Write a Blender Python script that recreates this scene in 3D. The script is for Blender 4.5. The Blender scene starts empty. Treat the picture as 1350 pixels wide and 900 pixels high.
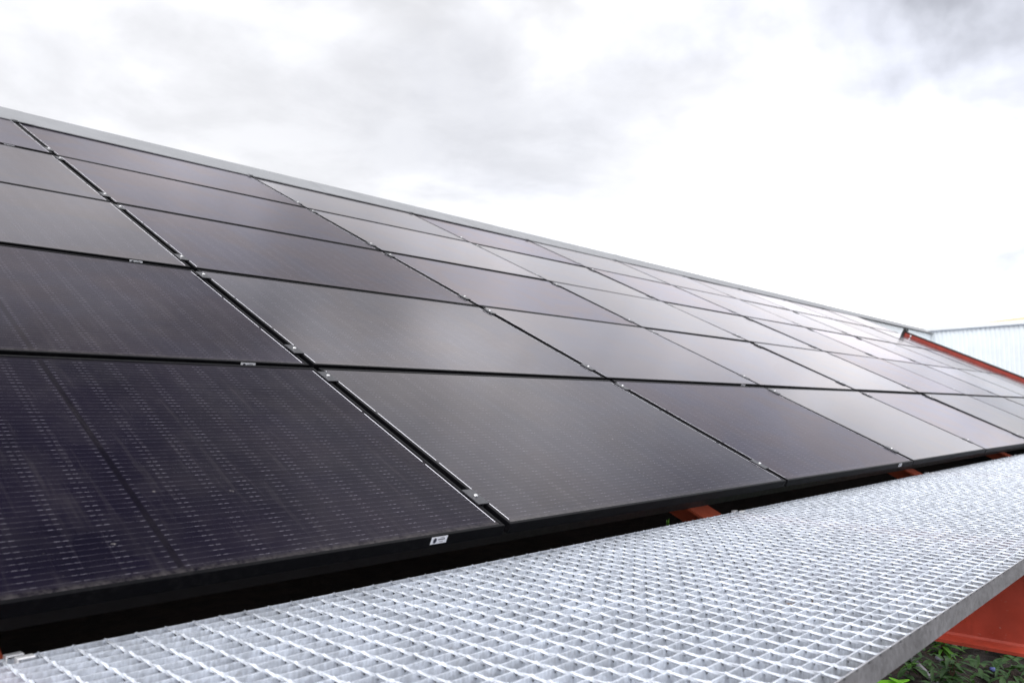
import bpy, math, random
from mathutils import Vector, Matrix, noise
S = bpy.context.scene
PI = math.pi
col = S.collection
random.seed(7)

# ------------------------------------------------------------------ camera
CAM = Vector((-1.6012047, -1.4960092, 0.3186177))
RR = ((0.6793071, -0.7338510, 0.0021256), (0.0607411, 0.0533395, -0.9967274), (0.7313360, 0.6772131, 0.0808088))
cd = bpy.data.cameras.new('camera'); cam = bpy.data.objects.new('camera', cd); col.objects.link(cam)
cam.matrix_world = Matrix(((RR[0][0], -RR[1][0], -RR[2][0], CAM.x), (RR[0][1], -RR[1][1], -RR[2][1], CAM.y),
                           (RR[0][2], -RR[1][2], -RR[2][2], CAM.z), (0, 0, 0, 1)))
cd.sensor_width = 36; cd.lens = 28.007; cd.clip_start = 0.02; cd.clip_end = 2000
cd.dof.use_dof = True; cd.dof.focus_distance = 2.6; cd.dof.aperture_fstop = 4.5
S.camera = cam

# ------------------------------------------------------------------ world (cloudy sky)
W = bpy.data.worlds.new('World'); S.world = W; W.use_nodes = True
nt = W.node_tree; nt.nodes.clear()
def dirv(az, el):
    a, e = math.radians(az), math.radians(el)
    return (math.cos(e) * math.cos(a), math.cos(e) * math.sin(a), math.sin(e))
class NT:
    """tiny helper to write node graphs"""
    def __init__(s, t): s.t = t
    def n(s, typ, **kw):
        nd = s.t.nodes.new(typ)
        for k, v in kw.items(): setattr(nd, k, v)
        return nd
    def put(s, sock, v):
        if isinstance(v, bpy.types.NodeSocket): s.t.links.new(v, sock)
        elif isinstance(v, (tuple, list)) and sock.type == 'RGBA' and len(v) == 3: sock.default_value = (*v, 1)
        else: sock.default_value = v
    def m(s, op, a, b=0.0, c=0.0, clamp=False):
        nd = s.n('ShaderNodeMath', operation=op, use_clamp=clamp)
        s.put(nd.inputs[0], a); s.put(nd.inputs[1], b); s.put(nd.inputs[2], c)
        return nd.outputs[0]
    def vm(s, op, a, b=(0, 0, 0), out=0):
        nd = s.n('ShaderNodeVectorMath', operation=op); s.put(nd.inputs[0], a)
        if op == 'SCALE': s.put(nd.inputs['Scale'], b)
        else: s.put(nd.inputs[1], b)
        return nd.outputs[out]
    def noise(s, vec, scale, detail=4, rough=.5, dist=0, out='Fac'):
        nd = s.n('ShaderNodeTexNoise'); s.put(nd.inputs['Vector'], vec); s.put(nd.inputs['Scale'], scale)
        s.put(nd.inputs['Detail'], detail); s.put(nd.inputs['Roughness'], rough); s.put(nd.inputs['Distortion'], dist)
        return nd.outputs[out]
    def ramp(s, f, pts, interp='LINEAR'):
        nd = s.n('ShaderNodeValToRGB'); nd.color_ramp.interpolation = interp
        e = nd.color_ramp.elements
        while len(e) < len(pts): e.new(.5)
        for k, (p, c) in enumerate(pts):
            e[k].position = p; e[k].color = (c, c, c, 1) if isinstance(c, (int, float)) else (*c, 1)
        s.put(nd.inputs[0], f); return nd.outputs[0]
    def mr(s, v, a, b, c=0., d=1., interp='SMOOTHSTEP'):
        nd = s.n('ShaderNodeMapRange', interpolation_type=interp)
        for k, x in zip(('Value', 'From Min', 'From Max', 'To Min', 'To Max'), (v, a, b, c, d)): s.put(nd.inputs[k], x)
        return nd.outputs[0]
    def mix(s, f, a, b, mode='MIX'):
        nd = s.n('ShaderNodeMix', data_type='RGBA', blend_type=mode)
        s.put(nd.inputs[0], f); s.put(nd.inputs[6], a); s.put(nd.inputs[7], b); return nd.outputs[2]
w = NT(nt)
SUN_AZ, SUN_EL = 215, 60
tc = w.n('ShaderNodeTexCoord').outputs['Generated']
sep = w.n('ShaderNodeSeparateXYZ'); w.put(sep.inputs[0], tc); Z = sep.outputs[2]
warp = w.vm('SUBTRACT', w.noise(tc, 2.6, 5, .6, 0, 'Color'), (.5, .5, .5))
dw_ = w.vm('ADD', tc, w.vm('SCALE', warp, .34))
zz = w.m('ADD', w.m('MAXIMUM', Z, 0.0), .16)
pl = w.n('ShaderNodeCombineXYZ'); w.put(pl.inputs[0], w.m('DIVIDE', sep.outputs[0], zz)); w.put(pl.inputs[1], w.m('DIVIDE', sep.outputs[1], zz)); pl = pl.outputs[0]
# height profile of the brightness of the overcast
base = w.ramp(Z, [(0.0, .74), (.2, .72), (.33, .70), (.5, .70), (.75, .75), (.95, 1.0), (1, 1.0)], 'B_SPLINE')
base = w.m('MULTIPLY', base, 1.36)
def blob(az, el, r, k, vec=None):
    dt = w.vm('DISTANCE', vec if vec is not None else dw_, dirv(az, el), 1)
    return w.m('MULTIPLY', w.mr(dt, r, r * .12), k)
# bright area round the veiled sun, low to the right
L = w.m('ADD', base, w.m('ADD', blob(15, 8, .36, .52), blob(27, 14, .30, .14)))
# grey bellies of cloud
shade = blob(56, 25, .26, .06)
for az, el, r, k in ((50, 23, .24, .055), (42, 20, .26, .06), (37, 15, .18, .09), (30, 26, .2, .05), (7, 24, .22, .54), (16, 27, .20, .30), (26, 25, .15, .16), (33, 27, .12, .10), (10, 8.5, .12, .36), (18, 22, .16, .16), (24, 16, .12, .10),
                     (74, 25, .22, .05), (21, 18, .09, .05), (57, 37, .15, .20)):
    shade = w.m('ADD', shade, blob(az, el, r, k))
nz = w.noise(dw_, 3.0, 6, .5, .2)
nz2 = w.noise(tc, 8, 5, .55, .3)
mod = w.mr(nz, .30, .72, .50, 1.35, 'SMOOTHSTEP')
fine = w.mr(nz2, .25, .75, .80, 1.15)
shade = w.m('MULTIPLY', shade, w.m('MULTIPLY', mod, fine))
# heavy dark cloud high above the roof
heavy = w.m('ADD', blob(62, 59, .42, .86), blob(46, 57, .36, .42))
dark = w.m('SUBTRACT', 1.0, w.m('MINIMUM', heavy, .86))
L = w.m('MULTIPLY', w.m('MULTIPLY', L, dark), w.m('SUBTRACT', 1.0, w.m('MINIMUM', shade, .7)))
back = w.vm('DOT_PRODUCT', tc, (.72, .68, 0), 1)
L = w.m('MULTIPLY', L, w.mr(back, .30, -.35, 1.0, 1.5))
gen = w.mr(w.noise(pl, .95, 7, .55, .35), .37, .63, .86, 1.18)
puff = w.mr(w.noise(w.vm('ADD', pl, (3.1, 7.7, 0)), 2.6, 7, .58, .25), .38, .62, .95, 1.06)
L = w.m('MULTIPLY', w.m('MULTIPLY', L, gen), puff)
hi = w.mr(w.noise(w.vm('ADD', pl, (9.3, 2.2, 0)), 2.1, 5, .5, .3), .36, .64, .66, 1.42)
hf = w.mr(Z, .40, .52)
L = w.m('MULTIPLY', L, w.m('ADD', 1.0, w.m('MULTIPLY', hf, w.m('SUBTRACT', hi, 1.0))))
gx = w.m('DIVIDE', shade, .35, 0, True)
cc = w.mix(gx, (.995, .995, 1.02), (.93, .955, 1.06))
bgc = w.n('ShaderNodeBackground'); w.put(bgc.inputs[0], cc); w.put(bgc.inputs[1], L)
sky = w.n('ShaderNodeTexSky', sky_type='NISHITA', sun_disc=False)
sky.sun_elevation = math.radians(SUN_EL); sky.sun_rotation = math.radians(90 - SUN_AZ)
bgs = w.n('ShaderNodeBackground'); w.put(bgs.inputs[0], sky.outputs[0]); bgs.inputs[1].default_value = .1
mx = w.n('ShaderNodeMixShader'); mx.inputs[0].default_value = .92
nt.links.new(bgs.outputs[0], mx.inputs[1]); nt.links.new(bgc.outputs[0], mx.inputs[2])
out = w.n('ShaderNodeOutputWorld'); nt.links.new(mx.outputs[0], out.inputs[0])

# ------------------------------------------------------------------ sun (veiled) and exposure
sd = bpy.data.lights.new('sun', 'SUN'); sd.energy = 1.5; sd.angle = math.radians(22); sd.color = (1, .985, .96)
so = bpy.data.objects.new('sun', sd); col.objects.link(so)
so.rotation_euler = Vector(dirv(SUN_AZ, SUN_EL)).to_track_quat('Z', 'Y').to_euler()
S.render.engine = 'CYCLES'
S.view_settings.view_transform = 'Standard'; S.view_settings.look = 'None'
S.view_settings.exposure = .25; S.view_settings.gamma = 1; S.view_settings.use_curve_mapping = False
S.cycles.max_bounces = 8; S.cycles.diffuse_bounces = 3; S.cycles.glossy_bounces = 4

# ------------------------------------------------------------------ materials
def mat(name):
    m = bpy.data.materials.new(name); m.use_nodes = True; t = m.node_tree; t.nodes.clear()
    g = NT(t); o = g.n('ShaderNodeOutputMaterial'); p = g.n('ShaderNodeBsdfPrincipled')
    t.links.new(p.outputs[0], o.inputs[0]); return m, g, p, o
def bump(g, p, h, dist, strength=1.0):
    b = g.n('ShaderNodeBump'); g.put(b.inputs['Height'], h); b.inputs['Distance'].default_value = dist
    b.inputs['Strength'].default_value = strength; g.t.links.new(b.outputs[0], p.inputs['Normal'])
def simple(name, c, rough=.5, metal=0., nscale=20, namt=.15, bscale=0, bd=.0003, spec=.5):
    m, g, p, o = mat(name); oc = g.n('ShaderNodeTexCoord').outputs['Object']
    f = g.noise(oc, nscale, 5, .6)
    k0, k1 = 1 - namt, 1 + namt
    g.put(p.inputs['Base Color'], g.mix(g.mr(f, .3, .7), tuple(x * k0 for x in c), tuple(min(1, x * k1) for x in c)))
    g.put(p.inputs['Roughness'], g.mr(g.noise(oc, nscale * 2.3, 3), .3, .7, rough * .85, min(1, rough * 1.15)))
    p.inputs['Metallic'].default_value = metal; p.inputs['Specular IOR Level'].default_value = spec
    if bscale: bump(g, p, g.noise(oc, bscale, 4), bd)
    return m

PW, PH = 1.755, 1.038          # panel size
U, V = 1.775, 1.058            # pitch
TH = 0.4518440506930539        # pitch angle of the roof

def panel_glass():
    m, g, p, o = mat('cell_glass')
    g.t.nodes.remove(p)
    tcn = g.n('ShaderNodeTexCoord').outputs['Object']
    sp = g.n('ShaderNodeSeparateXYZ'); g.put(sp.inputs[0], tcn); X, Y = sp.outputs[0], sp.outputs[1]
    info = g.n('ShaderNodeObjectInfo'); rnd = info.outputs['Random']
    si = g.n('ShaderNodeSeparateColor'); g.put(si.inputs[0], info.outputs['Color'])
    off = g.n('ShaderNodeCombineXYZ'); g.put(off.inputs[0], g.m('MULTIPLY', rnd, 31.0)); g.put(off.inputs[1], g.m('MULTIPLY', rnd, 17.0))
    tv = g.vm('ADD', tcn, off.outputs[0])
    xs = g.m('ABSOLUTE', g.m('SUBTRACT', X, PW / 2))
    # cell rows of 166 mm, nine wires each
    y0 = g.m('SUBTRACT', Y, .021)
    row = g.m('FLOOR', g.m('DIVIDE', y0, .166)); yl = g.m('SUBTRACT', y0, g.m('MULTIPLY', row, .166))
    q = g.m('DIVIDE', g.m('SUBTRACT', yl, .011), .018)
    dwire = g.m('MULTIPLY', g.m('ABSOLUTE', g.m('SUBTRACT', q, g.m('ROUND', q))), .018)
    inside = g.m('MULTIPLY', g.m('GREATER_THAN', Y, .0225), g.m('LESS_THAN', Y, 1.016))
    inside = g.m('MULTIPLY', inside, g.m('LESS_THAN', xs, .8555))
    inside = g.m('MULTIPLY', inside, g.m('GREATER_THAN', xs, .0065))
    c = g.m('DIVIDE', g.m('SUBTRACT', xs, .0060), .0854)
    db = g.m('MULTIPLY', g.m('ABSOLUTE', g.m('SUBTRACT', c, g.m('ROUND', c))), .0852)
    dash = g.m('MULTIPLY', g.m('GREATER_THAN', db, .0028), g.m('LESS_THAN', db, .0125))
    cellid = g.n('ShaderNodeCombineXYZ'); g.put(cellid.inputs[0], g.m('ADD', g.m('ROUND', c), g.m('MULTIPLY', g.m('SIGN', g.m('SUBTRACT', X, PW / 2)), 40)))
    g.put(cellid.inputs[1], g.m('ADD', g.m('ROUND', q), g.m('MULTIPLY', row, 9)))
    g.put(cellid.inputs[2], g.m('MULTIPLY', rnd, 50))
    wn = g.n('ShaderNodeTexWhiteNoise'); g.put(wn.inputs[0], cellid.outputs[0])
    dstr = g.m('MULTIPLY', dash, g.mr(wn.outputs[0], 0, 1, .45, .95, 'LINEAR'))
    thin = g.m('MULTIPLY', g.m('MULTIPLY', g.m('LESS_THAN', dwire, .00028), inside), g.mr(g.noise(tv, 55, 2), .35, .7, .35, 1))
    thick = g.m('MULTIPLY', g.m('MULTIPLY', g.m('LESS_THAN', dwire, .00062), inside), dstr)
    wire = g.m('MAXIMUM', g.m('MULTIPLY', thin, .55), thick)
    # end ribbons in three lengths
    yr = g.m('DIVIDE', g.m('SUBTRACT', Y, .016), .3353)
    fr = g.m('ABSOLUTE', g.m('SUBTRACT', g.m('SUBTRACT', yr, g.m('FLOOR', yr)), .5))
    rib = g.m('MULTIPLY', g.m('LESS_THAN', g.m('ABSOLUTE', g.m('SUBTRACT', xs, .8600)), .0011), g.m('LESS_THAN', fr, .478))
    rib = g.m('MULTIPLY', rib, g.m('MULTIPLY', g.m('GREATER_THAN', Y, .016), g.m('LESS_THAN', Y, 1.0219)))
    # cell colour / black sheet between cells
    gapx = g.m('LESS_THAN', db, .0012); gapy = g.m('MAXIMUM', g.m('LESS_THAN', yl, .0012), g.m('GREATER_THAN', yl, .1648))
    sheet = g.m('MAXIMUM', g.m('MULTIPLY', gapy, .4), g.m('SUBTRACT', 1.0, inside), 0, True)
    cellc = g.mix(g.mr(g.noise(tv, 2.5, 3), .35, .65), (.0038, .0032, .0085), (.0062, .0050, .0115))
    cc = g.mix(sheet, cellc, (.0035, .0028, .0065))
    # dust film, thicker along the lowest edge, with specks
    edge = g.m('POWER', g.mr(Y, .05, .008, 0, 1, 'LINEAR'), 2.2)
    film = g.m('ADD', g.m('MULTIPLY', g.mr(g.noise(tv, 7, 6, .65), .35, .75), .017), g.m('MULTIPLY', g.m('MULTIPLY', edge, g.mr(g.noise(tv, 60, 4, .7), .3, .65)), .13))
    mps = g.n('ShaderNodeMapping'); g.put(mps.inputs[0], tv); mps.inputs['Scale'].default_value = (1, .06, 1)
    film = g.m('ADD', film, g.m('MULTIPLY', g.mr(g.noise(mps.outputs[0], 38, 4, .6), .52, .74), .022))
    vor = g.n('ShaderNodeTexVoronoi'); g.put(vor.inputs['Vector'], tv); vor.inputs['Scale'].default_value = 70
    sp2 = g.m('MULTIPLY', g.mr(vor.outputs['Distance'], .11, .04), g.m('GREATER_THAN', g.noise(tv, 33, 2), .60))
    film = g.m('ADD', film, g.m('MULTIPLY', sp2, .10))
    vor2 = g.n('ShaderNodeTexVoronoi'); g.put(vor2.inputs['Vector'], g.vm('ADD', tv, g.vm('SCALE', g.noise(tv, 60, 3, .6, 0, 'Color'), .012))); vor2.inputs['Scale'].default_value = 4.2
    blot = g.m('MULTIPLY', g.mr(vor2.outputs['Distance'], .030, .016), g.mr(g.noise(tv, 210, 3, .7), .45, .6))
    film = g.m('ADD', film, g.m('MULTIPLY', blot, .35), 0, True)
    cc = g.mix(film, cc, (.36, .33, .32))
    cc = g.mix(wire, cc, (.165, .155, .19)); cc = g.mix(rib, cc, (.80, .80, .86))
    dif = g.n('ShaderNodeBsdfDiffuse'); g.put(dif.inputs[0], cc)
    # glass with an anti-glare coating
    fr_ = g.n('ShaderNodeFresnel'); g.put(fr_.inputs[0], 1.50)
    gl = g.n('ShaderNodeBsdfGlossy', distribution='GGX')
    g.put(gl.inputs[0], g.mix(g.mr(g.noise(tv, 2.4, 5, .6, .6), .38, .62), g.mix(si.outputs[2], (1.0, .955, .945), (1.0, .912, .93)), g.mix(si.outputs[2], (.975, .95, .965), (.955, .915, .99))))
    g.put(gl.inputs['Roughness'], g.m('ADD', si.outputs[1], g.m('MULTIPLY', g.noise(tv, 30, 4), .05)))
    b = g.n('ShaderNodeBump'); b.inputs['Distance'].default_value = .002; b.inputs['Strength'].default_value = .10
    g.put(b.inputs['Height'], g.noise(tv, 5, 2)); g.t.links.new(b.outputs[0], gl.inputs['Normal'])
    ff = g.m('MULTIPLY', fr_.outputs[0], g.m('MULTIPLY', si.outputs[0], .87), 0, True)
    ms = g.n('ShaderNodeMixShader'); g.put(ms.inputs[0], ff)
    g.t.links.new(dif.outputs[0], ms.inputs[1]); g.t.links.new(gl.outputs[0], ms.inputs[2])
    g.t.links.new(ms.outputs[0], o.inputs[0])
    return m

def galvanised(name, base=(.78, .83, .92), side=False, metal=.35, rough=.42, st=1.0, spec=.5):
    m, g, p, o = mat(name); ge = g.n('ShaderNodeNewGeometry')
    oc = g.n('ShaderNodeTexCoord').outputs['Object']
    vr = g.n('ShaderNodeTexVoronoi'); g.put(vr.inputs['Vector'], oc); vr.inputs['Scale'].default_value = 110
    sc = g.n('ShaderNodeSeparateColor'); g.put(sc.inputs[0], vr.outputs['Color'])
    sp = g.mr(sc.outputs[0], 0, 1, .86, 1.10, 'LINEAR')
    mp = g.n('ShaderNodeMapping'); g.put(mp.inputs[0], oc); mp.inputs['Scale'].default_value = (1, 1, .22)
    streak = g.mr(g.noise(mp.outputs[0], 190, 5, .65), .38, .66, 1 - .30 * st, 1 + .10 * st)
    blot = g.mr(g.noise(oc, 9, 6, .65), .32, .68, .80, 1.08)
    k = g.m('MULTIPLY', g.m('MULTIPLY', sp, streak), blot)
    cm = g.vm('SCALE', base, k)
    dirt = g.m('MULTIPLY', g.mr(g.noise(oc, 26, 6, .7), .62, .72), .45)
    g.put(p.inputs['Base Color'], g.mix(dirt, cm, (.20, .18, .16)))
    p.inputs['Metallic'].default_value = metal; p.inputs['Specular IOR Level'].default_value = spec
    g.put(p.inputs['Roughness'], g.mr(sc.outputs[1], 0, 1, rough - .08, rough + .12, 'LINEAR'))
    bump(g, p, g.noise(oc, 400, 3), .0002, .6)
    return m

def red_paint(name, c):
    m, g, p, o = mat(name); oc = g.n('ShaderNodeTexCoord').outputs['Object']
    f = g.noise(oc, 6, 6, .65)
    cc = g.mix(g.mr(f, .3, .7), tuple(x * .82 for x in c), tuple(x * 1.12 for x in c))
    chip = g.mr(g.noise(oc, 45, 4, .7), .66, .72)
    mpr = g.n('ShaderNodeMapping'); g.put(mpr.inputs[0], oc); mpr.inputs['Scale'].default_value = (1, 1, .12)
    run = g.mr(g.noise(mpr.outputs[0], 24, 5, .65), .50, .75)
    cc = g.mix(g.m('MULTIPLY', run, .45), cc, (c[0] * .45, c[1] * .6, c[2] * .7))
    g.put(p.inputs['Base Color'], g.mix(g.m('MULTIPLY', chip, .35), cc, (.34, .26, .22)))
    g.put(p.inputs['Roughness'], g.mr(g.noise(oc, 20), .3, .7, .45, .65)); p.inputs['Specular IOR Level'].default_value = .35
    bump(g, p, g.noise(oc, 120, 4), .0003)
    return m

def frame_mat():
    m, g, p, o = mat('black_anodised'); oc = g.n('ShaderNodeTexCoord').outputs['Object']
    d = g.mr(g.noise(oc, 70, 5, .7), .42, .75)
    d2 = g.mr(g.noise(oc, 4, 4, .6), .35, .7)
    g.put(p.inputs['Base Color'], g.mix(g.m('MULTIPLY', g.m('MULTIPLY', d, d2), .03), (.0035, .0035, .0045), (.33, .31, .30)))
    p.inputs['Roughness'].default_value = .38; p.inputs['Metallic'].default_value = 0; p.inputs['Specular IOR Level'].default_value = .04
    bump(g, p, g.noise(oc, 300, 3), .0001)
    return m

M = dict(
    glass=panel_glass(), frame=frame_mat(),
    zinc=galvanised('galvanised_steel', st=.6), zincrod=galvanised('galvanised_rod', (.66, .70, .77), metal=.05, rough=.5, st=.5),
    band=galvanised('galvanised_band', (.36, .36, .385), metal=.5, rough=.36, st=.4),
    flash=simple('ridge_sheet', (.235, .240, .252), .6, 0, 3, .05, spec=.15),
    red=red_paint('red_oxide_paint', (.50, .10, .050)), redweb=red_paint('red_oxide_dark', (.30, .036, .018)), redfar=red_paint('red_verge_paint', (.34, .045, .030)),  # darker red for the walkway beams and posts
    clamp=simple('clamp_metal', (.045, .045, .052), .32, .6, 60, .2), bolt=simple('bolt_steel', (.75, .75, .76), .22, 1., 80, .1),
    rail=simple('rail_black', (.012, .012, .014), .5), cover=simple('black_end_piece', (.01, .009, .009), .6),
    white=simple('white_cladding', (.84, .89, .93), .45, 0, 3, .03), cap=simple('cap_white', (.82, .85, .87), .4, 0, 5, .03),
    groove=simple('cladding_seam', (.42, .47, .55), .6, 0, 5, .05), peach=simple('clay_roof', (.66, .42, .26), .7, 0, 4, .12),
    label=simple('label_white', (.74, .75, .80), .4, 0, 100, .05), ink=simple('label_ink', (.02, .02, .04), .5),
    clip=simple('clip_metal', (.82, .82, .84), .35, .3, 60, .08), pipe=simple('grey_pipe', (.22, .21, .23), .5, 0, 30, .2),
    notch=simple('notch_shade_paint', (.05, .052, .06), .8, 0, 90, .3), soil=None)
def ground_mat():
    m, g, p, o = mat('soil'); oc = g.n('ShaderNodeTexCoord').outputs['Object']
    f = g.noise(oc, 9, 8, .7); f2 = g.noise(oc, 60, 5, .7)
    c = g.mix(g.mr(f, .35, .65), (.012, .007, .006), (.038, .022, .017)); c = g.mix(g.mr(f2, .62, .74), c, (.10, .07, .06))
    far = g.mr(g.vm('LENGTH', oc, (0, 0, 0), 1), 45, 90); c = g.mix(far, c, (.06, .085, .035))
    g.put(p.inputs['Base Color'], c); p.inputs['Roughness'].default_value = .95
    bump(g, p, g.m('ADD', f, g.m('MULTIPLY', f2, .3)), .03)
    return m
M['soil'] = ground_mat()
def leaf_mat(name, a, b):
    m, g, p, o = mat(name); ob = g.n('ShaderNodeTexCoord').outputs['Object']
    f = g.noise(ob, 18, 4, .6)
    g.put(p.inputs['Base Color'], g.mix(g.mr(f, .3, .7), a, b)); p.inputs['Roughness'].default_value = .5
    p.inputs['Specular IOR Level'].default_value = .35
    try:
        p.inputs['Subsurface Weight'].default_value = 0
    except Exception: pass
    tr = g.n('ShaderNodeBsdfTranslucent'); g.put(tr.inputs[0], tuple(x * 1.5 for x in b))
    ms = g.n('ShaderNodeMixShader'); ms.inputs[0].default_value = .25
    g.t.links.new(p.outputs[0], ms.inputs[1]); g.t.links.new(tr.outputs[0], ms.inputs[2]); g.t.links.new(ms.outputs[0], o.inputs[0])
    return m
M['leaf'] = leaf_mat('leaf_green', (.050, .14, .018), (.11, .26, .03)); M['leafd'] = leaf_mat('leaf_dark', (.020, .055, .014), (.05, .11, .025))
M['leafbright'] = leaf_mat('leaf_bright', (.13, .36, .02), (.20, .50, .03)); M['stem'] = simple('stem', (.10, .05, .03), .7)
M['dead'] = simple('dead_leaf', (.11, .07, .045), .9, 0, 40, .4)
M['stone'] = simple('pebble_stone', (.15, .15, .18), .55, 0, 30, .3)
M['blue'] = simple('blue_pebble', (.12, .14, .40), .35, 0, 30, .3)

# ------------------------------------------------------------------ mesh helper
class MB:
    def __init__(s): s.v = []; s.f = []
    def add(s, vs, fs):
        o = len(s.v); s.v += [tuple(v) for v in vs]; s.f += [tuple(o + i for i in f) for f in fs]
    def box(s, a, b, bev=0.0):
        (x0, y0, z0), (x1, y1, z1) = a, b
        if not bev:
            s.add([(x0, y0, z0), (x1, y0, z0), (x1, y1, z0), (x0, y1, z0), (x0, y0, z1), (x1, y0, z1), (x1, y1, z1), (x0, y1, z1)],
                  [(0, 3, 2, 1), (4, 5, 6, 7), (0, 1, 5, 4), (1, 2, 6, 5), (2, 3, 7, 6), (3, 0, 4, 7)]); return
        e = bev; vs = []
        for z, i in ((z0, 0), (z1 - e, 0), (z1, e)):
            vs += [(x0 + i, y0 + i, z), (x1 - i, y0 + i, z), (x1 - i, y1 - i, z), (x0 + i, y1 - i, z)]
        fs = [(0, 3, 2, 1), (8, 9, 10, 11)]
        for l in (0, 4):
            for k in range(4): fs.append((l + k, l + (k + 1) % 4, l + 4 + (k + 1) % 4, l + 4 + k))
        s.add(vs, fs)
    def prism(s, prof, x0, x1, axis='x'):
        """profile of (a,b) pairs swept along an axis; closed"""
        n = len(prof); f3 = (lambda t, a, b: (t, a, b)) if axis == 'x' else (lambda t, a, b: (a, t, b))
        s.add([f3(x0, *q) for q in prof] + [f3(x1, *q) for q in prof],
              [tuple(range(n))[::-1], tuple(range(n, 2 * n))] + [(k, (k + 1) % n, n + (k + 1) % n, n + k) for k in range(n)])
    def tube(s, pts, rad, n=8, cap=True):
        pts = [Vector(p) for p in pts]; rings = []
        for k, p in enumerate(pts):
            d = (pts[min(k + 1, len(pts) - 1)] - pts[max(k - 1, 0)]).normalized()
            a = d.orthogonal().normalized() if k == 0 else (a - d * a.dot(d)).normalized()
            b = d.cross(a); r = rad[k] if isinstance(rad, (list, tuple)) else rad
            rings.append([p + a * r * math.cos(2 * PI * j / n) + b * r * math.sin(2 * PI * j / n) for j in range(n)])
        fs = []
        for k in range(len(pts) - 1):
            for j in range(n): fs.append((k * n + j, k * n + (j + 1) % n, (k + 1) * n + (j + 1) % n, (k + 1) * n + j))
        if cap: fs += [tuple(range(n))[::-1], tuple((len(pts) - 1) * n + j for j in range(n))]
        s.add([v for r in rings for v in r], fs)
    def build(s, name, m, parent=None, smooth=False, loc=None):
        me = bpy.data.meshes.new(name); me.from_pydata(s.v, [], s.f); me.validate(); me.update()
        me.materials.append(m)
        if smooth:
            for p in me.polygons: p.use_smooth = True
        o = bpy.data.objects.new(name, me); col.objects.link(o)
        if parent: o.parent = parent
        if loc: o.location = loc
        return o
def empty(name, loc=(0, 0, 0), rot=(0, 0, 0)):
    o = bpy.data.objects.new(name, None); col.objects.link(o); o.location = loc; o.rotation_euler = rot; o.empty_display_size = .1; return o
def tag(o, label, cat, group=None):
    o['label'] = label; o['category'] = cat
    if group: o['group'] = group
    return o
def kind(o, k='structure'): o['kind'] = k; return o
CT, ST = math.cos(TH), math.sin(TH)
def sl(u, v, n=0.0):           # point on the roof plane: metres along, up the slope, out of it
    return Vector((u, v * CT - n * ST, v * ST + n * CT))
ROT = (TH, 0, 0)
ORD = ['bottom', 'second', 'third', 'fourth', 'top']

# ------------------------------------------------------------------ ground
GZ = -.72
g = MB()
N = 70
def gx_(i): t = (i / N * 2 - 1); return 2 + 4 * t + 420 * t ** 7
def gy_(i): t = (i / N * 2 - 1); return -.3 + 3 * t + 420 * t ** 7
vs = []
for j in range(N + 1):
    for i in range(N + 1):
        x, y = gx_(i), gy_(j)
        h = .05 * noise.noise(Vector((x * 1.7, y * 1.7, 0))) + .02 * noise.noise(Vector((x * 6, y * 6, 3)))
        vs.append((x, y, GZ + h * (1 if abs(x) < 30 and abs(y) < 30 else .3)))
g.add(vs, [(j * (N + 1) + i, j * (N + 1) + i + 1, (j + 1) * (N + 1) + i + 1, (j + 1) * (N + 1) + i) for j in range(N) for i in range(N)])
kind(g.build('ground', M['soil'], smooth=True))

# ------------------------------------------------------------------ red steel frames: sloping rafter + cantilever beam
ZG = -.1051                    # top of the walkway grating
YF, YN = .0555, -1.0043        # far and near edge of the grating
RX = [-1.232, 1.325, 4.04, 6.72, 9.1, 11.7, 14.3]
OFF = -.156
def make_frame(x):
    r = empty('steel_frame', (x, 0, GZ))
    z0 = -GZ
    m = MB()                   # rafter: I section sloping up under the panels
    v0, v1 = .0, 5.45
    hw, d, tf, tw = .075, .10, .010, .007
    def seg(a, b, n0, n1, m):
        c = [sl(a, v0, n0), sl(b, v0, n0), sl(b, v1, n0), sl(a, v1, n0), sl(a, v0, n1), sl(b, v0, n1), sl(b, v1, n1), sl(a, v1, n1)]
        m.add([(p.x, p.y, p.z + z0) for p in c], [(0, 3, 2, 1), (4, 5, 6, 7), (0, 1, 5, 4), (1, 2, 6, 5), (2, 3, 7, 6), (3, 0, 4, 7)])
    seg(-hw, hw, OFF - tf, OFF, m); seg(-tw / 2, tw / 2, OFF - d + tf, OFF - tf, m); 
    m.build('rafter', M['red'], r)
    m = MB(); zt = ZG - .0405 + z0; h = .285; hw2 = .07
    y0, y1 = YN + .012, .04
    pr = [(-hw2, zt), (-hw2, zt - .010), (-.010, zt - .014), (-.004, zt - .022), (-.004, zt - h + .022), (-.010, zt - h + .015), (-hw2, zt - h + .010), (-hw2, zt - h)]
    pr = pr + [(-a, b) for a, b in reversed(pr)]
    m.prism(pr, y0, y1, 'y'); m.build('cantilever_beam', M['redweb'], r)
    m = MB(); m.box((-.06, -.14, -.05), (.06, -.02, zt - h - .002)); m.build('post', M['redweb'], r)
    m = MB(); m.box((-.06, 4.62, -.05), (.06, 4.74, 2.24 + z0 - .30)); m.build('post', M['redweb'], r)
    return r
FL = ['red steel frame at the far left edge under the walkway', 'red steel frame with wide rafter ending beside walkway middle and deep beam underneath',
      'red steel frame whose rafter shows as second from centre, beyond the wide one', 'red steel frame whose rafter is the small farthest one seen in the gap']
frames = []
for k, x in enumerate(RX[:4]):
    frames.append(tag(make_frame(x), FL[k], 'steel frame', 'red steel frames under the panels'))

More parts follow.
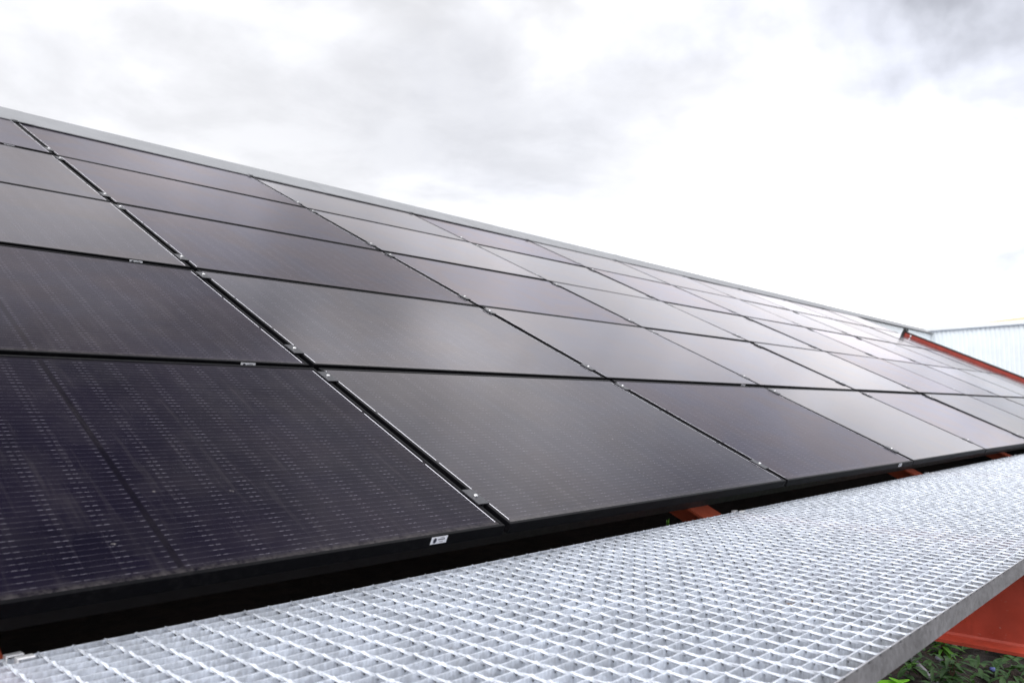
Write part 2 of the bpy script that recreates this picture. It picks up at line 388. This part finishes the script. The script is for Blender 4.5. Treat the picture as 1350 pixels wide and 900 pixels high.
# ------------------------------------------------------------------ solar panels
COLS = range(-2, 9)  # first column lies out of view, added to block light
def make_panel():
    r = empty('solar_panel')
    lip, dz = .0105, .030
    m = MB()
    m.box((0, 0, -dz), (PW, lip, 0), .0009); m.box((0, PH - lip, -dz), (PW, PH, 0), .0009)
    m.box((0, lip, -dz), (lip, PH - lip, -.00005), .0009); m.box((PW - lip, lip, -dz), (PW, PH - lip, -.00005), .0009)
    f = m.build('frame', M['frame'], r)
    m = MB(); m.box((lip - .001, lip - .001, -.0075), (PW - lip + .001, PH - lip + .001, -.0016)); m.build('glass', M['glass'], r)
    return r
def label_parts(parent):
    m = MB(); x0 = PW - .262; m.box((x0, -.0008, -.0225), (x0 + .053, -.00005, -.0025)); lb = m.build('sticker', M['label'], parent)
    k = MB()
    k.add([(x0 + .0125 + .0055 * math.cos(a) * (1), -.0012, -.0125 + .0078 * math.sin(a)) for a in [2 * PI * i / 14 for i in range(14)]], [tuple(range(14))])
    for (a, b, c, e) in ((.022, .0245, -.0118, -.0088), (.0255, .0275, -.0118, -.0088), (.0282, .0312, -.0120, -.0085), (.0320, .0335, -.0118, -.0088), (.0345, .0378, -.0118, -.0086),
                         (.0385, .0400, -.0116, -.0088), (.0408, .0445, -.0118, -.0085), (.030, .042, -.0060, -.0050), (.028, .040, -.0180, -.0168)):
        k.add([(x0 + a, -.0012, c), (x0 + b, -.0012, c), (x0 + b, -.0012, e), (x0 + a, -.0012, e)], [(0, 1, 2, 3)])
    k.build('logo_print', M['ink'], lb); return lb
proto = make_panel(); kids = list(proto.children)
CN = {-1: 'leftmost column', 0: 'second column from the left', 1: 'third column from the left', 2: 'fourth column from the left', 3: 'fifth column from the left',
      4: 'sixth column from the left', 5: 'seventh column from the left', 6: 'eighth column from the left', 7: 'ninth column, next to last', 8: 'last column at the red beam'}
RN = ['bottom row', 'second lowest row', 'middle row', 'second highest row', 'top row']
# batches: (reflectance factor, roughness) chosen per panel, the coating differs slightly from panel to panel
SPEC = {(-1, 0): (.32, .10), (-1, 1): (.54, .10), (-1, 2): (1.02, .09), (-1, 3): (.98, .09), (-1, 4): (.92, .1),
        (0, 0): (.92, .11), (0, 1): (1.10, .09), (0, 2): (.86, .10), (0, 3): (.86, .10), (0, 4): (.84, .10),
        (1, 0): (.80, .16), (1, 1): (1.32, .09), (1, 2): (1.16, .12), (1, 3): (1.50, .09), (1, 4): (1.38, .10),
        (2, 0): (1.30, .10), (2, 1): (1.36, .08), (2, 2): (1.40, .09), (2, 3): (1.40, .09), (2, 4): (1.22, .10), (3, 0): (1.20, .10), (3, 1): (1.35, .09)}
MAUVE = {(-1, 1), (-1, 4), (0, 2), (0, 3), (0, 4), (1, 0), (1, 2), (2, 4), (3, 3), (3, 0), (4, 1), (5, 2)}
rs = random.Random(4)
first = True
for c in COLS:
    for r in range(5):
        if c == -2 and r > 4: continue
        if first: p = proto; ch = kids; first = False
        else:
            p = proto.copy(); col.objects.link(p); ch = []
            for k in kids:
                q = k.copy(); q.parent = p; col.objects.link(q); ch.append(q)
        p.location = sl(c * U + .010, r * V + .010 * (1 if r else 0), rs.uniform(-.0008, .0008))
        p.rotation_euler = (TH + math.radians(rs.uniform(-.18, .18)), math.radians(rs.uniform(-.12, .12)), 0)
        a, ro = SPEC.get((c, r), (rs.uniform(1.12, 1.36), rs.uniform(.08, .12)))
        for q in ch:
            if q.name.startswith('glass'): q.color = (a, ro, (1.0 if c < 3 else .75) if (c, r) in MAUVE else (.35 if c < 0 else rs.uniform(.0, .35)), 1)
        if c == -2: tag(p, 'unseen black solar panel added beyond the left edge to block light, %s' % RN[r], 'solar panel', 'black solar panels on the slope')
        else: tag(p, 'black solar panel in the %s, %s' % (RN[r], CN[c]), 'solar panel', 'black solar panels on the slope')
        if c == -1 or (c == 1 and r in (0, 1, 2)): label_parts(p)
UEND = 9 * U

# mounting rails across the slope
for r in range(5):
    for t, nm in ((.134, 'lower'), (.905, 'upper')):
        m = MB(); vv = (r + t) * V
        q = empty('mounting_rail', sl(-2 * U, vv, 0), ROT)
        m.prism([(-.02, -.156), (.02, -.156), (.02, -.031), (-.02, -.031)], 0, 11 * U - .01)
        m.build('rail_profile', M['rail'], q)
        tag(q, '%s black rail under the panels of the %s' % (nm, RN[r]), 'rail', 'mounting rails under the panels')

# clamps with bright bolt in the seams
def make_clamp():
    r = empty('panel_clamp')
    m = MB(); m.box((-.0205, -.039, .0003), (.0205, .039, .0036), .0008); m.box((-.0088, -.033, -.022), (.0088, .033, .0002)); m.build('clamp_plate', M['clamp'], r)
    m = MB()
    m.add([(.0065 * math.cos(a), .0065 * math.sin(a), z) for z in (.0037, .0082) for a in [2 * PI * i / 12 for i in range(12)]] +
          [(.0045 * math.cos(a), .0045 * math.sin(a), .0098) for a in [2 * PI * i / 12 for i in range(12)]],
          [(i, (i + 1) % 12, 12 + (i + 1) % 12, 12 + i) for i in range(12)] + [(12 + i, 12 + (i + 1) % 12, 24 + (i + 1) % 12, 24 + i) for i in range(12)] + [tuple(range(24, 36))])
    m.build('bolt', M['bolt'], r, True)
    return r
cp = make_clamp(); ck = list(cp.children); first = True
SN = ['first long seam from the left', 'second seam from the left', 'third seam from the left', 'fourth seam from the left', 'fifth seam from the left', 'sixth seam from the left', 'seventh seam from the left']
for c in range(0, 7):
    for r in range(5):
        for t, nm in ((.134, 'lower'), (.905, 'upper')):
            if r == 4 and t > .5: continue
            if first: p = cp; first = False
            else:
                p = cp.copy(); col.objects.link(p)
                for k in ck:
                    q = k.copy(); q.parent = p; col.objects.link(q)
            p.location = sl(c * U, (r + t) * V, 0); p.rotation_euler = ROT
            tag(p, '%s bolted clamp on the %s, %s' % (nm, SN[c], RN[r]), 'clamp', 'bolted clamps in the panel seams')

# ------------------------------------------------------------------ ridge flashing
XE = 21.75
m = empty('ridge_flashing', sl(-3.55, 4.91 * V, 0), ROT)
seams = [-3.55, -2.37, .097, 2.56, 5.03, 7.49, 9.96, 12.42, 14.89, 17.35, 19.82, XE]
v0, v1 = 0.0, .33
for k in range(len(seams) - 1):
    a, b = seams[k] + 3.55, seams[k + 1] + 3.55
    dz = .0015 * (k % 2)
    s = MB(); t = .0015
    s.prism([(v0, .002 + dz), (v0, .007 + dz), (v0 + .006, .010 + dz), (v1, .034 + dz), (v1 + .02, .030 + dz), (v1 + .03, -.14), (v1 + .028, -.14), (v1 + .018, .026 + dz), (v1, .031 + dz), (v0 + .006, .008 + dz), (v0 + .002, .006 + dz), (v0 + .002, .002 + dz)],
            a - (.02 if k % 2 else 0), b + (.02 if k % 2 else 0))
    s.build('sheet', M['flash'], m)
s = MB()
for k in range(-1, 9):
    x = k * U + 3.55
    s.box((x - .018, -.008, .004), (x + .014, .03, .016), .001)
s.build('fixing_tabs', M['flash'], m)
tag(m, 'long grey sheet metal flashing along the top edge of the panels', 'flashing')

# unseen wall added under the ridge to keep light out below the roof
yb = 5.3 * V * CT + .03
m = MB(); m.box((-3.6, yb, GZ - .1), (UEND + .1, yb + .12, 2.42)); tag(m.build('back_light_blocker', M['rail']), 'added unseen dark wall behind the top edge of the panels, keeps light out', 'wall')
m = MB(); v = [(-3.62, 0.1), (-3.62, yb)]  # unseen wall added to stop light entering from the left
m.add([(-3.60, .3, GZ - .1), (-3.60, yb, GZ - .1), (-3.60, yb, yb * ST / CT - .08), (-3.60, .3, .3 * ST / CT - .08), (-3.68, .3, GZ - .1), (-3.68, yb, GZ - .1), (-3.68, yb, yb * ST / CT - .08), (-3.68, .3, .3 * ST / CT - .08)],
      [(0, 1, 2, 3), (7, 6, 5, 4), (0, 4, 5, 1), (1, 5, 6, 2), (2, 6, 7, 3), (3, 7, 4, 0)])
tag(m.build('side_light_blocker', M['rail']), 'added unseen dark blocker keeping light out at the left end under the panels', 'wall')
m2 = MB(); m2.v = [(x + 3.6 + UEND - .02, y, z) for x, y, z in m.v]; m2.f = list(m.f)  # copy added at the right end, keeps lit ground out of the gap
m2.v = [(x, -.0 if abs(y - .3) < 1e-6 else y, z if abs(y - .3) > 1e-6 or z < 0 else -.2) for x, y, z in m2.v]
tag(m2.build('side_light_blocker', M['rail']), 'added dark blocker keeping light out under the far right end of the panels', 'wall')

# ------------------------------------------------------------------ red verge beam at the far end
r = empty('verge_beam', sl(UEND + .01, 0, 0), ROT)
m = MB(); va, vb = -2.4, 4.13
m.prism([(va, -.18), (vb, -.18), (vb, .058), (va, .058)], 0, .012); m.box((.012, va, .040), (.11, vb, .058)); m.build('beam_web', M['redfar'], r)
m = MB(); m.box((-.012, va, .059), (.12, vb, .080)); m.build('dark_top_strip', M['cover'], r)
m = MB(); m.box((-.03, vb + .001, -.05), (.14, vb + .05, .13)); m.build('end_plate', M['cover'], r)
m = MB(); m.box((0, vb + .061, -.16), (.06, 4.92 * V, -.005)); m.build('lower_flange', M['redfar'], r)
m = MB()
for vq in (4.0, -.3, -1.9): m.tube([(-.012, vq, .03), (-.001, vq, .03)], .018, 8)
m.build('bolt', M['bolt'], r)
tag(r, 'sloping red steel beam with dark top at the far right end of the panels', 'steel beam')

# ------------------------------------------------------------------ corrugated building at the right
b = empty('corrugated_building', (XE, 5.0, GZ))
ZT = 2.44 - GZ
ang = math.atan2(-1.20562, -.25121)      # wall runs towards -y, leaning a little to -x
dx, dy = math.cos(ang), math.sin(ang); nx, ny = dy, -dx     # facing the panels
if nx > 0: nx, ny = -nx, -ny
m = MB(); LW = 14.0; P = .11; pts = []
k = 0; s_ = 0.0
while s_ < LW:
    for ds, o_ in ((0, 0), (P * .30, 0), (P * .42, .020), (P * .88, .020)):
        q = s_ + ds; pts.append((dx * q + nx * o_, dy * q + ny * o_))
    s_ += P
n = len(pts)
m.add([(x, y, 0) for x, y in pts] + [(x, y, ZT - .12) for x, y in pts], [(i, i + 1, n + i + 1, n + i) for i in range(n - 1)])
wl = m.build('corrugated_wall', M['white'], b)
m = MB(); q1 = (dx * LW, dy * LW); B = 9.0
m.add([(0.02, 0, 0), (q1[0] + .05, q1[1], 0), (q1[0] + B, q1[1], 0), (B, 0, 0)] + [(0.02, 0, ZT - .1), (q1[0] + .05, q1[1], ZT - .1), (q1[0] + B, q1[1], ZT - .1), (B, 0, ZT - .1)],
      [(0, 1, 2, 3), (4, 7, 6, 5), (0, 4, 5, 1), (1, 5, 6, 2), (2, 6, 7, 3), (3, 7, 4, 0)])
m.build('wall_core', M['groove'], b)
m = MB()
def strip(o0, o1, z0, z1, m, s0=0.0, s1=LW):
    c = [(dx * s + nx * o, dy * s + ny * o) for s, o in ((s0, o0), (s1, o0), (s1, o1), (s0, o1))]
    m.add([(x, y, z0) for x, y in c] + [(x, y, z1) for x, y in c], [(0, 1, 2, 3), (7, 6, 5, 4), (0, 4, 5, 1), (1, 5, 6, 2), (2, 6, 7, 3), (3, 7, 4, 0)])
strip(.06, -.25, ZT - .085, ZT + .015, m); m.build('roof_edge_cap', M['cap'], b)
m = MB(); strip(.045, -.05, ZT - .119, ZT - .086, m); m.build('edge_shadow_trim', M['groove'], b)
m = MB(); m.box((-(XE - UEND) + .15, -.28, 0), (-.002, .05, 2.262 - GZ)); m.build('return_wall', M['white'], b)
m = MB(); m.box((-.03, -.30, 0), (.03, -.281, 2.262 - GZ)); m.build('corner_trim', M['groove'], b)
m = MB()
c = [(dx * s - nx * o, dy * s - ny * o) for s, o in ((.4, .3), (LW, .3), (LW, 1.3), (.4, 1.3))]
m.add([(c[0][0], c[0][1], ZT - .08), (c[1][0], c[1][1], ZT - .08), (c[2][0], c[2][1], ZT + .80), (c[3][0], c[3][1], ZT + .14)], [(0, 1, 2, 3), (3, 2, 1, 0)][:1])
m.add([(c[0][0], c[0][1], ZT - .09), (c[1][0], c[1][1], ZT - .09), (c[2][0], c[2][1], ZT + .74), (c[3][0], c[3][1], ZT + .09)], [(3, 2, 1, 0)])
m.build('roof', M['peach'], b)
tag(b, 'white corrugated metal building with pale clay roof beyond the far end of the panels', 'building')

# ------------------------------------------------------------------ walkway grating
DU = .0547; X00 = -1.1206
NB = 30; DY = (YF - YN) / (NB - 1)
BH = .038
def make_grating(xa, xb, label):
    r = empty('walkway_grating', (xa, YF, ZG))
    L_ = xb - xa
    m = MB()
    rg = random.Random(int(xa * 10))
    for i in range(1, NB - 1):
        y = -i * DY + rg.uniform(-.0003, .0003)
        m.box((.003, y - .0010, -BH), (L_ - .003, y + .0010, 0))
    m.build('bearing_bars', M['zinc'], r)
    m = MB(); m.box((0, -(NB - 1) * DY, -BH - .004), (L_, -(NB - 1) * DY + .0034, .0012), .0004); m.build('edge_band', M['band'], r)
    m = MB(); m.box((0, -.003, -BH), (L_, 0, .0008), .0004); m.build('edge_band', M['zinc'], r)
    m = MB(); k0 = math.ceil((xa + .012 - X00) / DU); k = k0
    while X00 + k * DU < xb - .01:
        x = X00 + k * DU - xa + rg.uniform(-.0006, .0006); ph = rg.uniform(0, PI); near = X00 + k * DU < 3.2
        vs = []; fs = []; sub = 6 if near else 2
        nn = (NB - 1) * sub
        for i in range(nn + 1):
            y = -i * DY / sub; node = (i % sub == 0)
            rad = .0031 if not node else .0039
            cz = -.0020 if not node else -.0006
            a0 = ph + i * (2 * PI / 4) / 5.0 * (6 / sub) * .6
            wob = rg.uniform(-.0002, .0002)
            for q in range(4):
                a = a0 + q * PI / 2
                vs.append((x + wob + rad * math.cos(a), y, cz + rad * math.sin(a)))
        for i in range(nn):
            for q in range(4): fs.append((i * 4 + q, (i + 1) * 4 + q, (i + 1) * 4 + (q + 1) % 4, i * 4 + (q + 1) % 4))
        fs += [(0, 1, 2, 3), tuple(nn * 4 + q for q in (3, 2, 1, 0))]
        m.add(vs, fs); k += 1
    m.build('cross_rods', M['zincrod'], r)
    m = MB(); k = k0                     # dark patch below each rod, painted as the shade inside a notch
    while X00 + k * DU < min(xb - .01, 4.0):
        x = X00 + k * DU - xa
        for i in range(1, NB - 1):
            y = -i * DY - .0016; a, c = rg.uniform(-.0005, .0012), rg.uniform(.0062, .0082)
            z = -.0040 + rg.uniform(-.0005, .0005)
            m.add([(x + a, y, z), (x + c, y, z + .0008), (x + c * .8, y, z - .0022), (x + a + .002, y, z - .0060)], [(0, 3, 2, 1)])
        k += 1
    if m.v: m.build('notch_shade_patches', M['notch'], r)
    tag(r, label, 'grating', 'steel walkway gratings')
    return r
make_grating(-2.60, 6.508, 'near galvanised steel grating walkway beside the lower edge of the panels')
make_grating(6.514, 15.6, 'far stretch of the pale steel grating walkway, at the right edge')

# hold-down clips
def make_clip():
    r = empty('grating_clip')
    m = MB()
    for y, xo in ((-.006, 0), (-.034, .009)):
        t = .0022
        m.box((xo, y - .0085, .0030), (xo + .027, y + .0085, .0056), .0008)
        m.box((xo, y - .0085, -.012), (xo + .0022, y + .0085, .0029))
    m.box((.006, -.0245, -.010), (.026, -.0155, -.0075))
    m.build('saddle_plate', M['clip'], r)
    m = MB(); m.tube([(.016, -.020, -.0074), (.016, -.020, -.001)], .005, 6); m.build('bolt', M['bolt'], r)
    return r
c0 = make_clip(); ckk = list(c0.children)
CL = [(-1.172, 'white metal clip on the walkway edge at the lower left corner'), (1.385, 'small metal clip on the walkway edge beside the wide red rafter'), (3.97, 'tiny metal clip on the walkway edge near the second red rafter'),
      (6.60, 'tiny metal clip on the walkway edge at the farthest red rafter')]
for k, (x, lb) in enumerate(CL):
    if k == 0: p = c0
    else:
        p = c0.copy(); col.objects.link(p)
        for q in ckk:
            z = q.copy(); z.parent = p; col.objects.link(z)
    p.location = (x, YF + .006, ZG + .0015); p.rotation_euler = (0, 0, math.radians((0, 8, -5, 4)[k]))
    tag(p, lb, 'clip', 'clips holding the grating')

# ------------------------------------------------------------------ plants
def leaf(m, base, direc, L_, wd, curl=.25, heart=False):
    d = Vector(direc).normalized(); up = Vector((0, 0, 1)); s = d.cross(up)
    s = s.normalized() if s.length > .01 else Vector((1, 0, 0)); u = s.cross(d)
    prof = [(0, .10), (.12, .75), (.3, 1.), (.5, .92), (.7, .62), (.88, .28), (1, .02)]
    if heart: prof = [(-.14, .45), (-.06, .80), (.1, 1.), (.3, .97), (.55, .72), (.8, .32), (1, .02)]
    vs = []
    for t, ww in prof:
        c = Vector(base) + d * (L_ * t) - up * (curl * L_ * t * t) 
        for k in (-1, -.5, 0, .5, 1): vs.append(c + s * (wd * ww * k) + u * (abs(k) * wd * .22 * ww) + (d * (-L_ * .10) if heart and t < 0 and abs(k) == .5 else Vector()))
    n = len(prof)
    m.add(vs, [(i * 5 + j, i * 5 + j + 1, (i + 1) * 5 + j + 1, (i + 1) * 5 + j) for i in range(n - 1) for j in range(4)])
def weed(loc, h, nl, ll, lw, mt, rg, name, label, cat='weed', heart=False, tilt=.5, group=None):
    r = empty(name, loc); m = MB(); st = MB()
    for k in range(max(2, nl // 5)):
        a = rg.uniform(0, 2 * PI); ln = rg.uniform(.02, .5) * h
        tip = (math.cos(a) * ln, math.sin(a) * ln, h * rg.uniform(.7, 1.0)); mid = (tip[0] * .35, tip[1] * .35, tip[2] * .55)
        st.tube([(0, 0, 0), mid, tip], [.0028, .002, .001], 5)
        for q in range(5):
            t = (q + 1) / 5; bp = Vector((0, 0, 0)).lerp(Vector(mid), min(1, t * 2)) if t < .5 else Vector(mid).lerp(Vector(tip), t * 2 - 1)
            aa = rg.uniform(0, 2 * PI)
            leaf(m, bp, (math.cos(aa), math.sin(aa), rg.uniform(-.1, tilt)), ll * rg.uniform(.6, 1.15), lw * rg.uniform(.7, 1.1), rg.uniform(.1, .5), heart)
    m.build('leaves', mt, r, True); st.build('stems', M['stem'], r)
    return tag(r, label, cat, group)
rg = random.Random(11)
gh = lambda x, y: GZ + .05 * noise.noise(Vector((x * 1.7, y * 1.7, 0))) - .005
weed((1.16, -.66, gh(1.16, -.66)), .20, 12, .085, .042, M['leafbright'], rg, 'heart_leaf_weed', 'bright green weed with heart shaped leaf below the walkway edge, lower right', heart=True)
WD = [((2.75, -.62), .13, M['leaf'], 'feathery green weed under the red beam at the right edge of the photo'), ((1.75, -.62), .12, M['leafd'], 'dark long leaved weed just left of the grey pipe'),
      ((2.10, -.50), .10, M['leaf'], 'green weed right behind the grey pipe'), ((2.35, -.72), .11, M['leaf'], 'low yellow green weed at the very bottom right'),
      ((2.05, -.20), .15, M['leafd'], 'shaded weed deep under the walkway behind the others'), ((3.1, -.45), .14, M['leafd'], 'dark weed below the lower edge of the red beam')]
for (xy, h, mt, lb) in WD:
    weed((xy[0], xy[1], gh(*xy)), h, 30, .085, .011, mt, rg, 'weed', lb, group='weeds under the walkway')
# low ground cover nobody could count
for nm, mt, cnt, thr in (('ground_cover', 'leafd', 8000, -.25), ('ground_cover', 'leaf', 1300, .08)):
    m = MB()
    for k in range(cnt):
        x, y = rg.uniform(.8, 5.5), rg.uniform(-1.4, .6); a = rg.uniform(0, 2 * PI)
        if noise.noise(Vector((x * 3, y * 3, 5 + thr * 9))) < thr: continue
        leaf(m, (x, y, gh(x, y) + rg.uniform(0, .07)), (math.cos(a), math.sin(a), rg.uniform(0, 1.3)), rg.uniform(.03, .09), rg.uniform(.005, .018), rg.uniform(.2, .5))
    kind(m.build(nm, M[mt], smooth=True), 'stuff')
m = MB()
for k in range(260):
    x, y = rg.uniform(.6, 4.5), rg.uniform(-1.4, .6); a = rg.uniform(0, 2 * PI)
    leaf(m, (x, y, gh(x, y) + rg.uniform(.005, .03)), (math.cos(a), math.sin(a), rg.uniform(-.1, .5)), rg.uniform(.02, .06), rg.uniform(.004, .012), .2)
kind(m.build('leaf_litter', M['dead'], smooth=True), 'stuff')
# grey pipe, pebbles
m = MB(); m.tube([(1.62, -.63, -.700), (1.86, -.47, -.690), (2.05, -.36, -.70)], .012, 12); tag(m.build('pipe', M['pipe'], smooth=True), 'short grey pipe lying among weeds at lower right', 'pipe')
def pebble(x, y, s, mt, lb):
    m = MB(); n = 8; vs = []; fs = []
    for i in range(5):
        t = PI * i / 4
        for j in range(n):
            a = 2 * PI * j / n; d = Vector((math.sin(t) * math.cos(a), math.sin(t) * math.sin(a), math.cos(t) * .7))
            vs.append(d * s * (1 + .25 * noise.noise(d * 1.5 + Vector((x * 9, y, 0)))))
    for i in range(4):
        for j in range(n): fs.append((i * n + j, i * n + (j + 1) % n, (i + 1) * n + (j + 1) % n, (i + 1) * n + j))
    m.add(vs, fs); o = m.build('pebble', mt, None, True, (x, y, gh(x, y) + .03)); return tag(o, lb, 'pebble')
pebble(1.98, -.52, .016, M['stone'], 'small grey pebble just right of the grey pipe'); pebble(2.02, -.70, .012, M['blue'], 'shiny blue pebble at the bottom edge right of the pipe')
pebble(2.52, -.86, .018, M['stone'], 'grey pebble at the bottom edge near the right corner')
# sprout that peeks over the walkway edge
r = empty('sprout', (.945, .085, -.22)); m = MB(); m.tube([(0, 0, -.45), (.002, 0, .10), (0, 0, .128)], [.003, .0028, .002], 6); m.build('stem', M['leaf'], r, True)
m = MB(); leaf(m, (0, 0, .105), (.15, -.1, 1), .030, .006, 0); leaf(m, (0, 0, .10), (-.2, .1, 1), .026, .006, 0); leaf(m, (0, 0, .10), (.2, .4, 1), .03, .006, 0)
m.build('leaves', M['leaf'], r, True); tag(r, 'tiny green shoot poking up past the walkway edge left of the wide red rafter', 'sprout')
# bits of dead leaf caught in the grating
def debris(x, y, nb, sx, lb):
    m = MB()
    for k in range(nb):
        a = rg.uniform(0, 2 * PI)
        leaf(m, (rg.uniform(-sx, sx), rg.uniform(-.03, .03), rg.uniform(-.016, -.004)), (math.cos(a), math.sin(a), rg.uniform(-.3, .3)), rg.uniform(.008, .022), rg.uniform(.003, .007), .1)
    o = m.build('dead_leaf_scraps', M['dead'], None, False, (x, y, ZG)); tag(o, lb, 'debris')
debris(.15, -.742, 12, .06, 'brown leaf scraps caught in the near part of the grating'); debris(1.26, -.30, 12, .10, 'dark scraps caught in the grating beyond the middle')
